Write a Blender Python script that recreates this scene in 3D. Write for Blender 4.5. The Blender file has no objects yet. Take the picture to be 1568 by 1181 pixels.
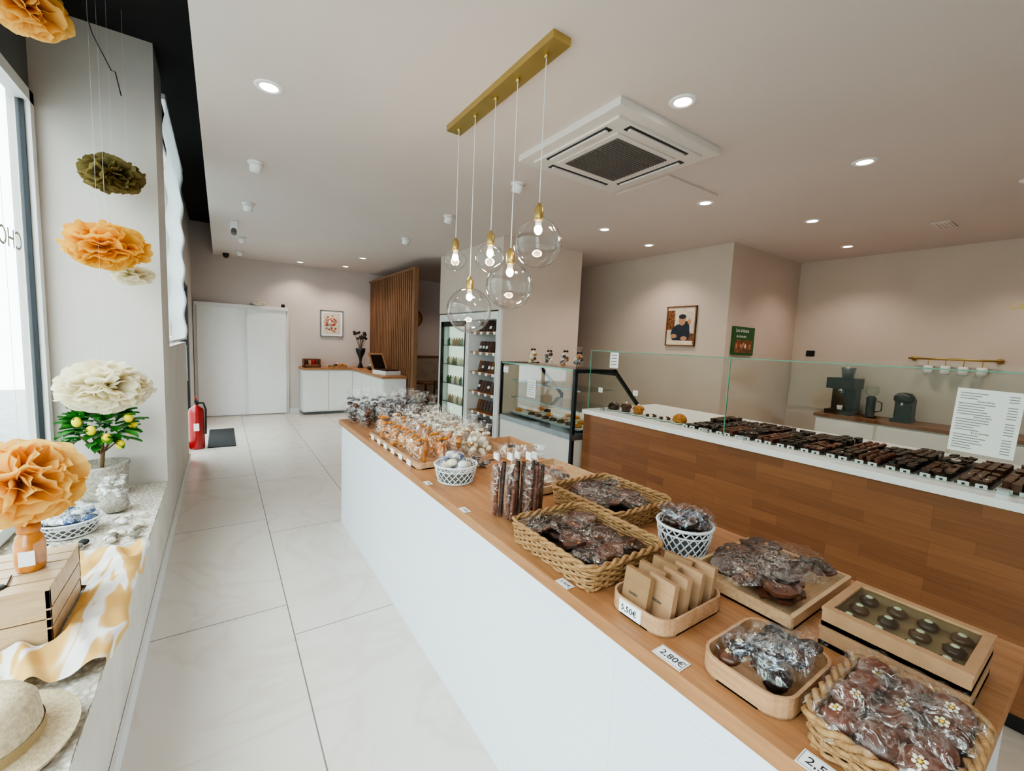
import bpy, math, random
from mathutils import Vector, Matrix
R=random.Random(7)
sc=bpy.context.scene
# ------------------------------------------------------------------ materials
def lin(h,a=1.0):
    h=h.lstrip('#'); o=[]
    for i in (0,2,4):
        c=int(h[i:i+2],16)/255
        o.append(c/12.92 if c<=0.04045 else ((c+0.055)/1.055)**2.4)
    return (o[0],o[1],o[2],a)
MATS={}
def base(name):
    m=bpy.data.materials.new(name); m.use_nodes=True
    nt=m.node_tree; p=nt.nodes['Principled BSDF']; MATS[name]=m
    return m,nt,p
def pos(nt,scale=(1,1,1),loc=(0,0,0)):
    g=nt.nodes.new('ShaderNodeNewGeometry'); mp=nt.nodes.new('ShaderNodeMapping')
    mp.inputs['Scale'].default_value=scale; mp.inputs['Location'].default_value=loc
    nt.links.new(g.outputs['Position'],mp.inputs['Vector']); return mp.outputs['Vector']
def noise(nt,vec,scale,detail=4,dist=0):
    n=nt.nodes.new('ShaderNodeTexNoise'); n.inputs['Scale'].default_value=scale
    n.inputs['Detail'].default_value=detail; n.inputs['Distortion'].default_value=dist
    nt.links.new(vec,n.inputs['Vector']); return n.outputs['Fac']
def ramp(nt,fac,stops):
    r=nt.nodes.new('ShaderNodeValToRGB'); e=r.color_ramp.elements
    while len(e)<len(stops): e.new(0.5)
    for k,(p,c) in enumerate(stops): e[k].position=p; e[k].color=c
    nt.links.new(fac,r.inputs['Fac']); return r.outputs['Color']
def bump(nt,p,h,st,dist=0.002):
    b=nt.nodes.new('ShaderNodeBump'); b.inputs['Strength'].default_value=st; b.inputs['Distance'].default_value=dist
    nt.links.new(h,b.inputs['Height']); nt.links.new(b.outputs['Normal'],p.inputs['Normal'])
def math_(nt,op,a,b):
    n=nt.nodes.new('ShaderNodeMath'); n.operation=op
    for i,x in enumerate((a,b)):
        if isinstance(x,(int,float)): n.inputs[i].default_value=x
        else: nt.links.new(x,n.inputs[i])
    return n.outputs[0]
def mix(nt,a,b,fac,mode='MIX'):
    n=nt.nodes.new('ShaderNodeMix'); n.data_type='RGBA'; n.blend_type=mode
    for i,x in ((0,fac),(6,a),(7,b)):
        if isinstance(x,(int,float,tuple)): n.inputs[i].default_value=x
        else: nt.links.new(x,n.inputs[i])
    return n.outputs[2]
def plain(name,hexc,rough=0.5,metal=0,var=0.06,vs=8,bmp=0,bs=200,coat=0,trans=0):
    m,nt,p=base(name); c=lin(hexc)
    d=tuple(max(0,x*(1-var*2)) for x in c[:3])+(1,); l=tuple(min(1,x*(1+var)) for x in c[:3])+(1,)
    v=pos(nt); f=noise(nt,v,vs)
    nt.links.new(ramp(nt,f,[(0.3,d),(0.7,l)]),p.inputs['Base Color'])
    p.inputs['Roughness'].default_value=rough; p.inputs['Metallic'].default_value=metal
    p.inputs['Coat Weight'].default_value=coat
    if bmp: bump(nt,p,noise(nt,v,bs,2),bmp)
    return m
def wood(name,c1,c2,axis='y',rough=0.45,sc_=14):
    m,nt,p=base(name); s=[sc_,sc_,sc_]; s['xyz'.index(axis)]=sc_*0.08
    v=pos(nt,tuple(s)); f=noise(nt,v,1.6,6,0.6)
    f2=noise(nt,v,7,4,0.3)
    a=ramp(nt,f,[(0.3,lin(c1)),(0.7,lin(c2))])
    a=mix(nt,a,ramp(nt,f2,[(0.35,(0.72,0.72,0.72,1)),(0.6,(1,1,1,1))]),0.6,'MULTIPLY')
    nt.links.new(a,p.inputs['Base Color']); p.inputs['Roughness'].default_value=rough
    bump(nt,p,f2,0.15,0.001)
    return m
def emis(name,hexc,st):
    m,nt,p=base(name); p.inputs['Base Color'].default_value=lin(hexc)
    p.inputs['Emission Color'].default_value=lin(hexc); p.inputs['Emission Strength'].default_value=st
    return m
def glass(name,tint='F4FAF6',base_r=0.03,pw=4,rough=0.0,mx=0.85):
    m=bpy.data.materials.new(name); m.use_nodes=True; nt=m.node_tree; nt.nodes.clear(); MATS[name]=m
    o=nt.nodes.new('ShaderNodeOutputMaterial'); t=nt.nodes.new('ShaderNodeBsdfTransparent'); g=nt.nodes.new('ShaderNodeBsdfGlossy')
    t.inputs['Color'].default_value=lin(tint); g.inputs['Roughness'].default_value=rough
    lw=nt.nodes.new('ShaderNodeLayerWeight'); lw.inputs['Blend'].default_value=0.5
    f=math_(nt,'POWER',lw.outputs['Facing'],pw); f=math_(nt,'MULTIPLY',f,mx); f=math_(nt,'ADD',f,base_r)
    mx_=nt.nodes.new('ShaderNodeMixShader'); nt.links.new(f,mx_.inputs[0]); nt.links.new(t.outputs[0],mx_.inputs[1]); nt.links.new(g.outputs[0],mx_.inputs[2])
    nt.links.new(mx_.outputs[0],o.inputs[0]); return m
def cello(name,lo=0.03,hi=0.27,tint='FFFFFF',sc_=20):
    m=bpy.data.materials.new(name); m.use_nodes=True; nt=m.node_tree; nt.nodes.clear(); MATS[name]=m
    o=nt.nodes.new('ShaderNodeOutputMaterial'); t=nt.nodes.new('ShaderNodeBsdfTransparent'); g=nt.nodes.new('ShaderNodeBsdfGlossy')
    d=nt.nodes.new('ShaderNodeBsdfDiffuse'); d.inputs['Color'].default_value=lin('EEF2F8')
    g.inputs['Roughness'].default_value=0.1; g.inputs['Color'].default_value=lin(tint)
    v=pos(nt); n=noise(nt,v,sc_,3,2.2)
    f=ramp(nt,n,[(0.45,(lo,lo,lo,1)),(0.54,(hi,hi,hi,1)),(0.60,(lo,lo,lo,1))])
    b=nt.nodes.new('ShaderNodeBump'); b.inputs['Strength'].default_value=0.8; b.inputs['Distance'].default_value=0.012
    nt.links.new(n,b.inputs['Height']); nt.links.new(b.outputs[0],g.inputs['Normal'])
    m2=nt.nodes.new('ShaderNodeMixShader'); m2.inputs[0].default_value=0.08
    nt.links.new(g.outputs[0],m2.inputs[1]); nt.links.new(d.outputs[0],m2.inputs[2])
    m1=nt.nodes.new('ShaderNodeMixShader'); nt.links.new(f,m1.inputs[0]); nt.links.new(t.outputs[0],m1.inputs[1]); nt.links.new(m2.outputs[0],m1.inputs[2])
    nt.links.new(m1.outputs[0],o.inputs[0]); return m
def tissue(name,hexc,hexd):
    m,nt,p=base(name); v=pos(nt); f=noise(nt,v,22,3)
    nt.links.new(ramp(nt,f,[(0.3,lin(hexd)),(0.6,lin(hexc))]),p.inputs['Base Color'])
    p.inputs['Roughness'].default_value=0.8
    tr=nt.nodes.new('ShaderNodeBsdfTranslucent'); tr.inputs['Color'].default_value=lin(hexc)
    ms=nt.nodes.new('ShaderNodeMixShader'); ms.inputs[0].default_value=0.5
    o=nt.nodes['Material Output']; nt.links.new(p.outputs[0],ms.inputs[1]); nt.links.new(tr.outputs[0],ms.inputs[2]); nt.links.new(ms.outputs[0],o.inputs[0])
    return m
plain('wall_paint','D0C0B5',0.85,var=0.02,vs=2,bmp=0.05)
plain('wall_paint_far','CFC4C0',0.85,var=0.02,vs=2)
plain('ceiling_paint','D4C9C4',0.9,var=0.015,vs=1)
plain('pillar_paint','D3CCC6',0.9,var=0.03,vs=3,bmp=0.1)
plain('black_paint','0B0C0E',0.8); plain('white_paint','ECEDEE',0.5,var=0.01)
plain('white_gloss','F2F4F6',0.22,var=0.01); plain('trim_white','E4E4E4',0.4,var=0.01)
plain('bench_plaster','D6CFC4',0.9,var=0.06,vs=5,bmp=0.3,bs=60)
plain('dark_metal','22262A',0.35,0.6); plain('black_plastic','101113',0.4); plain('grey_metal','8C9296',0.35,0.8)
plain('steel','B8BCC0',0.25,0.9); plain('brass','C0A769',0.34,0.85,var=0.04)
plain('kraft','AE8664',0.8,var=0.06,vs=30); plain('kraft_dark','967250',0.8,var=0.06,vs=30)
plain('paper','F4F5F7',0.7,var=0.01); plain('ink','2A2C33',0.7); plain('ink_grey','8A8D93',0.7); plain('etched','A9B3AC',0.7)
plain('choc','3A2018',0.32,var=0.25,vs=60,coat=0.2); plain('choc_milk','5C3424',0.35,var=0.2,vs=60,coat=0.2)
plain('choc_red','6A3A2A',0.35,var=0.2,vs=60,coat=0.2)
plain('choc_black','1E1210',0.3,var=0.2,vs=60,coat=0.2); plain('white_choc','EFE6CC',0.5)
plain('caramel','CC7F30',0.45,var=0.2,vs=50); plain('cookie','C8823E',0.75,var=0.3,vs=60,bmp=0.4)
plain('cream','EFE3C8',0.6); plain('red','A3151A',0.3,coat=0.4); plain('yellow_dot','E5B62E',0.5)
plain('leaf','2E7A24',0.4,var=0.25,vs=30); plain('lemon','FFE01E',0.45,var=0.1,bmp=0.2)
plain('bark','6A5238',0.9); plain('grey_weave','B0A89C',0.9,var=0.2,vs=60,bmp=0.8,bs=160)
plain('fabric_white','E9E9E6',0.9,var=0.05); plain('mat_black','2B2C2E',0.95,var=0.2,vs=80)
plain('straw','D2BE9C',0.8,var=0.15,vs=90,bmp=0.8,bs=300); plain('straw_band','A88E62',0.8,bmp=0.5)
plain('wire_white','E2E5E7',0.4,0.0); plain('ribbon_grey','77787C',0.5)
plain('blue_pack','3F5C8C',0.5); plain('amber_liquid','D0802A',0.12,var=0.3,vs=15,coat=0.8)
plain('stone','8C8478',0.8,var=0.4,vs=40); plain('shell','E6DCCB',0.5,var=0.2,vs=40)
plain('grille','6E6A67',0.6,var=0.05); plain('ac_white','D8D2CE',0.5,var=0.01)
plain('frame_grey','63676A',0.4,0.2); plain('cabinet_cream','E0DCD6',0.5,var=0.01)
plain('facade_green','A6AFA4',0.9,var=0.1,vs=0.8); plain('pavement','A4A4A4',0.9,var=0.1)
plain('wainscot','A99C8C',0.8); plain('glass_edge','5FA088',0.15); plain('marble_board','DCDEDC',0.3)
plain('tile_wall','CDC0B5',0.3,var=0.02)
plain('poster_green','1F5A28',0.5,var=0.1); plain('poster_brown','8A5A38',0.5,var=0.5,vs=40); plain('skin_print','C08E6E',0.6); plain('navy_print','26303F',0.6); plain('beige_print','D8CBBB',0.6,var=0.1,vs=20); plain('red_print','B84A42',0.6,var=0.2,vs=30); plain('teal_print','7C9A8C',0.6)
wood('oak_top','A16C46','B5835A','y'); wood('oak_light','C09A74','D2B08C','x',sc_=20); wood('oak_light_y','BA8C66','CDA480','y',sc_=20)
wood('slat_wood','775036','926849','z',sc_=16); wood('crate_wood','C19E78','D5B894','x',sc_=18)
wood('wicker','906842','B98F60','z',0.7,60); wood('walnut','70462A','8E5E3A','y')
emis('lamp_disc','FFF2DE',14); emis('bulb','FFE7C0',25); emis('fridge_glow','F4FFF0',0.45)
glass('clear_glass'); glass('window_glass','EAF0EC',0.03,4,mx=0.5); glass('counter_glass','F2F6F4',0.012,3.5,mx=0.7); glass('globe_glass','FBFBFB',0.04,2.0,mx=0.9)
cello('cellophane'); cello('cellophane_light',0.05,0.32); cello('cellophane_blue',0.05,0.42,'DDE8FA')
tissue('tissue_orange','FBC95C','EDAE46'); tissue('tissue_yellow','FCD27A','F2BC60'); tissue('tissue_cream','FCF5E0','F4EACB'); tissue('tissue_olive','948250','6E6034')
tissue('blind_fabric','E6EAEE','DDE2E8')
# floor tiles
m,nt,p=base('floor_tile')
g=nt.nodes.new('ShaderNodeNewGeometry'); sp=nt.nodes.new('ShaderNodeSeparateXYZ'); nt.links.new(g.outputs['Position'],sp.inputs[0])
cb=nt.nodes.new('ShaderNodeCombineXYZ'); nt.links.new(math_(nt,'ADD',sp.outputs['Y'],14.31),cb.inputs[0]); nt.links.new(math_(nt,'ADD',sp.outputs['X'],14.4-0.30),cb.inputs[1])
bt=nt.nodes.new('ShaderNodeTexBrick'); nt.links.new(cb.outputs[0],bt.inputs['Vector']); bt.offset=0.218; bt.offset_frequency=2
for k,v in (('Scale',1),('Brick Width',1.42),('Row Height',0.72),('Mortar Size',0.003),('Mortar Smooth',0.0),('Bias',0)): bt.inputs[k].default_value=v
bt.inputs['Color1'].default_value=lin('DCD5CD'); bt.inputs['Color2'].default_value=lin('D8D0C7'); bt.inputs['Mortar'].default_value=lin('7E7A74')
v=pos(nt); vein=noise(nt,v,1.3,8,1.2)
vc=ramp(nt,vein,[(0.46,(1,1,1,1)),(0.5,(0.94,0.915,0.89,1)),(0.54,(1,1,1,1))])
nt.links.new(mix(nt,bt.outputs['Color'],vc,1.0,'MULTIPLY'),p.inputs['Base Color']); p.inputs['Roughness'].default_value=0.2
bump(nt,p,bt.outputs['Fac'],-0.3,0.002)
# white counter tile
m,nt,p=base('counter_tile')
g=nt.nodes.new('ShaderNodeNewGeometry'); sp=nt.nodes.new('ShaderNodeSeparateXYZ'); nt.links.new(g.outputs['Position'],sp.inputs[0])
cb=nt.nodes.new('ShaderNodeCombineXYZ'); nt.links.new(math_(nt,'ADD',sp.outputs['Y'],10.1),cb.inputs[0]); nt.links.new(math_(nt,'ADD',sp.outputs['Z'],8),cb.inputs[1])
bt=nt.nodes.new('ShaderNodeTexBrick'); nt.links.new(cb.outputs[0],bt.inputs['Vector']); bt.offset=0.5
for k,v in (('Scale',1),('Brick Width',0.9),('Row Height',0.44),('Mortar Size',0.0012)): bt.inputs[k].default_value=v
bt.inputs['Color1'].default_value=lin('ECF1FC'); bt.inputs['Color2'].default_value=lin('EAF0FB'); bt.inputs['Mortar'].default_value=lin('DCE0E9')
nt.links.new(bt.outputs['Color'],p.inputs['Base Color']); p.inputs['Roughness'].default_value=0.3
# wood strip cladding
m,nt,p=base('strip_cladding')
g=nt.nodes.new('ShaderNodeNewGeometry'); sp=nt.nodes.new('ShaderNodeSeparateXYZ'); nt.links.new(g.outputs['Position'],sp.inputs[0])
cb=nt.nodes.new('ShaderNodeCombineXYZ'); nt.links.new(math_(nt,'ADD',sp.outputs['Y'],10),cb.inputs[0]); nt.links.new(math_(nt,'ADD',sp.outputs['Z'],8),cb.inputs[1])
bt=nt.nodes.new('ShaderNodeTexBrick'); nt.links.new(cb.outputs[0],bt.inputs['Vector']); bt.offset=0.37; bt.offset_frequency=3
for k,v in (('Scale',1),('Brick Width',0.42),('Row Height',0.062),('Mortar Size',0.0006),('Bias',0.0)): bt.inputs[k].default_value=v
bt.inputs['Color1'].default_value=lin('966440'); bt.inputs['Color2'].default_value=lin('815335'); bt.inputs['Mortar'].default_value=lin('6B462C')
v=pos(nt,(6,3,60)); gr=ramp(nt,noise(nt,v,1.5,5,0.3),[(0.3,(0.8,0.8,0.8,1)),(0.65,(1,1,1,1))])
nt.links.new(mix(nt,bt.outputs['Color'],gr,0.8,'MULTIPLY'),p.inputs['Base Color']); p.inputs['Roughness'].default_value=0.45
# lace
m,nt,p=base('lace_cloth'); v=pos(nt); vo=nt.nodes.new('ShaderNodeTexVoronoi'); vo.inputs['Scale'].default_value=55; nt.links.new(v,vo.inputs['Vector'])
nt.links.new(ramp(nt,vo.outputs['Distance'],[(0.1,lin('F1EEE9')),(0.6,lin('C0B8AA'))]),p.inputs['Base Color']); p.inputs['Roughness'].default_value=0.95
bump(nt,p,vo.outputs['Distance'],1.0,0.006)
# scarf: white with ochre ends
m,nt,p=base('scarf'); v=pos(nt,(1.6,0.35,1)); n=noise(nt,v,3.4,2,1.4)
nt.links.new(ramp(nt,n,[(0.43,lin('DDB067')),(0.47,lin('E8C48A')),(0.49,lin('F4F2F0')),(0.60,lin('F1EFEC')),(0.63,lin('DDB067'))]),p.inputs['Base Color']); p.inputs['Roughness'].default_value=0.9
# ------------------------------------------------------------------ mesh builder
class B:
    def __init__(s,name): s.name=name; s.v=[]; s.f=[]; s.m=[]; s.s=[]; s.mats=[]
    def mi(s,n):
        if n not in s.mats: s.mats.append(n)
        return s.mats.index(n)
    def add(s,vs,fs,mat,smooth=False,T=None):
        o=len(s.v); k=s.mi(mat)
        for q in vs:
            q=Vector(q)
            s.v.append(tuple(T@q) if T is not None else tuple(q))
        for f in fs: s.f.append(tuple(i+o for i in f)); s.m.append(k); s.s.append(smooth)
    def box(s,x0,x1,y0,y1,z0,z1,mat,T=None):
        vs=[(x0,y0,z0),(x1,y0,z0),(x1,y1,z0),(x0,y1,z0),(x0,y0,z1),(x1,y0,z1),(x1,y1,z1),(x0,y1,z1)]
        s.add(vs,[(0,3,2,1),(4,5,6,7),(0,1,5,4),(1,2,6,5),(2,3,7,6),(3,0,4,7)],mat,False,T)
    def cb(s,c,size,mat,rz=0,rx=0,ry=0):
        T=Matrix.Translation(c)@Matrix.Rotation(rz,4,'Z')@Matrix.Rotation(rx,4,'X')@Matrix.Rotation(ry,4,'Y')
        a,b,d=(q/2 for q in size); s.box(-a,a,-b,b,-d,d,mat,T)
    def lathe(s,prof,c,mat,seg=24,T=None,sx=1,sy=1,smooth=True,cap=True,jit=0,rnd=None):
        vs=[];fs=[];n=len(prof)
        for (r,z) in prof:
            for k in range(seg):
                a=2*math.pi*k/seg; rr=r*(1+(rnd.uniform(-jit,jit) if jit else 0))
                vs.append((c[0]+rr*math.cos(a)*sx,c[1]+rr*math.sin(a)*sy,c[2]+z))
        for i in range(n-1):
            for k in range(seg):
                k2=(k+1)%seg; fs.append((i*seg+k,i*seg+k2,(i+1)*seg+k2,(i+1)*seg+k))
        if cap:
            fs.append(tuple(range(seg))[::-1]); fs.append(tuple((n-1)*seg+k for k in range(seg)))
        s.add(vs,fs,mat,smooth,T)
    def cyl(s,p0,p1,r0,mat,r1=None,seg=12,smooth=True):
        p0=Vector(p0);p1=Vector(p1); d=p1-p0; L=d.length
        T=Matrix.Translation(p0)@d.to_track_quat('Z','Y').to_matrix().to_4x4()
        r1=r0 if r1 is None else r1
        s.lathe([(r0,0),(r1,L)],(0,0,0),mat,seg,T,smooth=smooth)
    def ball(s,c,r,mat,seg=12,rings=7,T=None):
        if not hasattr(r,'__len__'): r=(r,r,r)
        vs=[];fs=[]
        for i in range(rings+1):
            t=math.pi*i/rings
            for k in range(seg):
                a=2*math.pi*k/seg; st=max(math.sin(t),0.001)
                vs.append((r[0]*st*math.cos(a),r[1]*st*math.sin(a),-r[2]*math.cos(t)))
        for i in range(rings):
            for k in range(seg):
                k2=(k+1)%seg; fs.append((i*seg+k,i*seg+k2,(i+1)*seg+k2,(i+1)*seg+k))
        TT=Matrix.Translation(c)
        if T is not None: TT=TT@T
        s.add(vs,fs,mat,True,TT)
    def disc(s,x,y,rx,ry,z,mat,T,n=20):
        s.add([(x,y,z)]+[(x+rx*math.cos(6.2832*k/n),y+ry*math.sin(6.2832*k/n),z) for k in range(n)],[(0,1+k,1+(k+1)%n) for k in range(n)],mat,False,T)
    def tube(s,pts,r,mat,seg=6,closed=False):
        pts=[Vector(p) for p in pts]; n=len(pts); vs=[];fs=[]
        for i,p in enumerate(pts):
            a=pts[(i-1)%n] if (closed or i>0) else pts[i]; b=pts[(i+1)%n] if (closed or i<n-1) else pts[i]
            d=(b-a)
            if d.length<1e-9: d=Vector((0,0,1))
            d.normalize(); up=Vector((0,0,1)) if abs(d.z)<0.9 else Vector((1,0,0))
            u=d.cross(up).normalized(); w=u.cross(d)
            for k in range(seg):
                t=2*math.pi*k/seg; vs.append(p+u*(r*math.cos(t))+w*(r*math.sin(t)))
        for i in range(n if closed else n-1):
            j=(i+1)%n
            for k in range(seg):
                k2=(k+1)%seg; fs.append((i*seg+k,j*seg+k,j*seg+k2,i*seg+k2))
        s.add(vs,fs,mat,True)
    def ring(s,path,th,z0,z1,mat):
        n=len(path); inn=offset(path,-th); vs=[];fs=[]
        for p in path: vs+= [(p[0],p[1],z0),(p[0],p[1],z1)]
        for p in inn: vs+= [(p[0],p[1],z0),(p[0],p[1],z1)]
        for i in range(n):
            j=(i+1)%n
            fs.append((2*i,2*j,2*j+1,2*i+1)); fs.append((2*n+2*i,2*n+2*i+1,2*n+2*j+1,2*n+2*j))
            fs.append((2*i+1,2*j+1,2*n+2*j+1,2*n+2*i+1)); fs.append((2*i,2*n+2*i,2*n+2*j,2*j))
        s.add(vs,fs,mat)
    def prism(s,path,z0,z1,mat,T=None):
        n=len(path); vs=[(p[0],p[1],z0) for p in path]+[(p[0],p[1],z1) for p in path]
        fs=[tuple(range(n))[::-1],tuple(range(n,2*n))]+[(i,(i+1)%n,n+(i+1)%n,n+i) for i in range(n)]
        s.add(vs,fs,mat,False,T)
    def grid(s,fn,nu,nv,mat,smooth=True,T=None):
        vs=[fn(i/nu,j/nv) for i in range(nu+1) for j in range(nv+1)]
        fs=[(i*(nv+1)+j,(i+1)*(nv+1)+j,(i+1)*(nv+1)+j+1,i*(nv+1)+j+1) for i in range(nu) for j in range(nv)]
        s.add(vs,fs,mat,smooth,T)
    def text(s,t,size,T,mat):
        cu=bpy.data.curves.new('t','FONT'); cu.body=t; cu.size=size; cu.extrude=0.0004; cu.resolution_u=3
        ob=bpy.data.objects.new('t',cu); sc.collection.objects.link(ob)
        me=bpy.data.meshes.new_from_object(ob)
        s.add([v.co for v in me.vertices],[tuple(p.vertices) for p in me.polygons],mat,False,T)
        bpy.data.objects.remove(ob); bpy.data.curves.remove(cu); bpy.data.meshes.remove(me)
    def done(s,bevel=0,seg=2,shift=True):
        xs=[q[0] for q in s.v]; ys=[q[1] for q in s.v]; zs=[q[2] for q in s.v]
        c=((min(xs)+max(xs))/2,(min(ys)+max(ys))/2,min(zs)) if shift else (0,0,0)
        me=bpy.data.meshes.new(s.name); me.from_pydata([(q[0]-c[0],q[1]-c[1],q[2]-c[2]) for q in s.v],[],s.f)
        for n in s.mats: me.materials.append(MATS[n])
        me.polygons.foreach_set('material_index',s.m); me.polygons.foreach_set('use_smooth',s.s); me.update()
        ob=bpy.data.objects.new(s.name,me); ob.location=c; sc.collection.objects.link(ob)
        if bevel:
            b=ob.modifiers.new('bevel','BEVEL'); b.width=bevel; b.segments=seg; b.limit_method='ANGLE'; b.angle_limit=0.8
        return ob
def offset(path,d):
    n=len(path); out=[]
    for i in range(n):
        a=Vector(path[i-1]); b=Vector(path[(i+1)%n]); t=(b-a).normalized(); nrm=Vector((t.y,-t.x))
        out.append((path[i][0]+nrm.x*d,path[i][1]+nrm.y*d))
    return out
def rrect(x0,x1,y0,y1,r,n=6):
    o=[]
    for cx,cy,a0 in ((x1-r,y0+r,-90),(x1-r,y1-r,0),(x0+r,y1-r,90),(x0+r,y0+r,180)):
        for k in range(n+1):
            a=math.radians(a0+90*k/n); o.append((cx+r*math.cos(a),cy+r*math.sin(a)))
    return o
def resample(path,n):
    P=[Vector(p) for p in path]+[Vector(path[0])]; L=[0]
    for i in range(len(P)-1): L.append(L[-1]+(P[i+1]-P[i]).length)
    o=[];k=0
    for i in range(n):
        t=L[-1]*i/n
        while L[k+1]<t: k+=1
        o.append(tuple(P[k].lerp(P[k+1],(t-L[k])/max(1e-9,L[k+1]-L[k]))))
    return o
TXF=Matrix(((0,1,0,0),(-1,0,0,0),(0,0,1,0),(0,0,0,1)))   # flat, reads towards -Y, top +X
TXV=Matrix(((0,0,-1,0),(-1,0,0,0),(0,1,0,0),(0,0,0,1)))  # vertical, faces -X
TYV=Matrix(((1,0,0,0),(0,0,-1,0),(0,1,0,0),(0,0,0,1)))   # vertical, faces -Y
def at(x,y,z,T): return Matrix.Translation((x,y,z))@T
def simple(name,boxes,bevel=0):
    b=B(name)
    for q in boxes: b.box(*q)
    return b.done(bevel)
# ------------------------------------------------------------------ camera
cam=bpy.data.cameras.new('camera'); co=bpy.data.objects.new('camera',cam); sc.collection.objects.link(co)
cam.sensor_width=36; cam.lens=36*655/1568; cam.clip_start=0.02
Yc=Vector((-446,84,-655)).normalized(); Zc=Vector((0.0440,0.9943,0.0975)); Zc=(Zc-Yc*Zc.dot(Yc)).normalized(); Xc=Yc.cross(Zc)
co.matrix_world=Matrix(((Xc.x,Xc.y,Xc.z,0),(Yc.x,Yc.y,Yc.z,0),(Zc.x,Zc.y,Zc.z,1.62),(0,0,0,1)))
sc.camera=co
# ------------------------------------------------------------------ shell
simple('floor',[(-1.05,7.3,-2.3,9.85,-0.06,0,'floor_tile')])
simple('ceiling',[(-0.09,7.3,-2.3,9.85,3.0,3.1,'ceiling_paint')])
simple('ceiling_recess',[(-1.05,-0.04,-2.3,9.85,3.55,3.62,'black_paint'),(-0.088,-0.03,-2.3,9.85,3.1,3.55,'black_paint')])
simple('wall_far',[(-1.05,7.3,9.75,9.85,0,3.55,'wall_paint_far')])
simple('wall_right',[(7.2,7.3,-2.3,9.75,0,3.0,'wall_paint')])
simple('wall_near',[(-1.05,7.3,-2.4,-2.3,0,3.55,'wall_paint')])
simple('wall_service_return',[(5.32,7.2,3.02,9.75,0,3.0,'wall_paint')])
simple('wall_pillar_left',[(-1.05,-0.35,4.02,4.5,0,3.55,'pillar_paint')])
simple('wall_left_sill',[(-1.05,-0.95,-2.3,4.02,0,0.5,'pillar_paint')])
simple('wall_left_lintel',[(-1.05,-0.95,-2.3,4.02,3.02,3.55,'frame_grey')])
simple('wall_left_mid',[(-0.45,-0.35,4.5,6.5,0,1.47,'pillar_paint')])
simple('wall_left_nib',[(-0.5,-0.42,6.3,6.5,1.47,3.55,'pillar_paint')])
simple('wall_left_header',[(-0.5,-0.42,6.5,8.6,2.305,3.55,'pillar_paint'),(-0.5,-0.42,4.5,6.3,3.45,3.55,'black_paint')])
simple('wall_left_far',[(-0.5,-0.42,8.6,9.75,0,3.55,'pillar_paint')])
simple('wall_cold_block',[(3.55,4.43,4.8,6.72,0,3.0,'wall_paint'),(3.05,3.55,4.8,6.72,2.06,3.0,'wall_paint'),(3.05,3.08,4.8,4.86,0,2.06,'trim_white'),(3.08,3.55,4.8,4.86,0,2.06,'wall_paint')])
simple('trim_wainscot',[(3.0,5.3,9.72,9.748,0.0,1.2,'wainscot'),(3.0,5.3,9.70,9.748,1.2,1.24,'walnut')])
simple('baseboard_left',[(-0.348,-0.335,-2.2,6.5,0,0.09,'trim_white')])
simple('baseboard_far',[(1.14,1.33,9.735,9.749,0,0.09,'trim_white')])
# window 1
b=B('window_1'); 
for y in (-2.25,0.9,3.94): b.box(-1.0,-0.93,y,y+0.07,0.5,3.02,'white_paint')
b.box(-1.0,-0.93,-2.25,4.01,2.95,3.02,'white_paint'); b.box(-1.0,-0.93,-2.25,4.01,0.5,0.57,'white_paint')
b.box(-0.985,-0.965,-2.25,4.0,0.56,2.96,'window_glass')
b.box(-0.99,-0.955,3.925,3.942,0.56,2.96,'dark_metal')
b.text('CHOCOLATIER',0.15,at(-0.955,3.76,2.03,TXV),'etched'); b.done()
b=B('window_2'); b.box(-0.49,-0.44,4.5,6.3,1.47,1.53,'white_paint'); b.box(-0.49,-0.44,4.5,6.3,3.39,3.45,'white_paint'); b.box(-0.475,-0.465,4.5,6.3,1.5,3.42,'window_glass'); b.done()
b=B('door_entrance'); 
for y in (6.5,7.52,8.54): b.box(-0.49,-0.43,y,y+0.06,0,2.3,'dark_metal')
b.box(-0.49,-0.43,6.5,8.6,2.24,2.3,'dark_metal'); b.box(-0.49,-0.43,6.5,8.6,0,0.08,'dark_metal'); b.box(-0.465,-0.455,6.55,8.55,0.05,2.27,'window_glass'); b.tube([(-0.4,7.46,0.9),(-0.4,7.46,1.4)],0.012,'steel'); b.done()
b=B('roman_blind')
b.grid(lambda u,v:(-0.345+0.012*math.sin(v*34)+0.004*math.sin(u*20),4.56+1.9*u,1.52+1.9*v),30,60,'blind_fabric')
b.box(-0.36,-0.33,4.56,6.46,3.42,3.46,'white_paint'); b.box(-0.352,-0.338,4.56,6.46,1.5,1.52,'fabric_white'); b.done()
b=B('window_bench'); b.box(-0.95,-0.35,-2.25,4.02,0,0.465,'bench_plaster')
def lacef(u,v):
    x=-0.945+0.6*v; y=-2.2+6.2*u
    return (x,y,0.482+0.004*math.sin(x*60+3*math.sin(y*9))+0.004*math.sin(y*47))
b.box(-0.95,-0.345,-2.25,4.015,0.465,0.476,'lace_cloth'); b.grid(lacef,160,14,'lace_cloth'); b.done()
# exterior
simple('street_facade',[(-9,-8.6,-8,16,-0.2,6.5,'facade_green')]); simple('street_pavement',[(-8.58,-1.06,-8,16,-0.25,-0.1,'pavement')])
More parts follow.
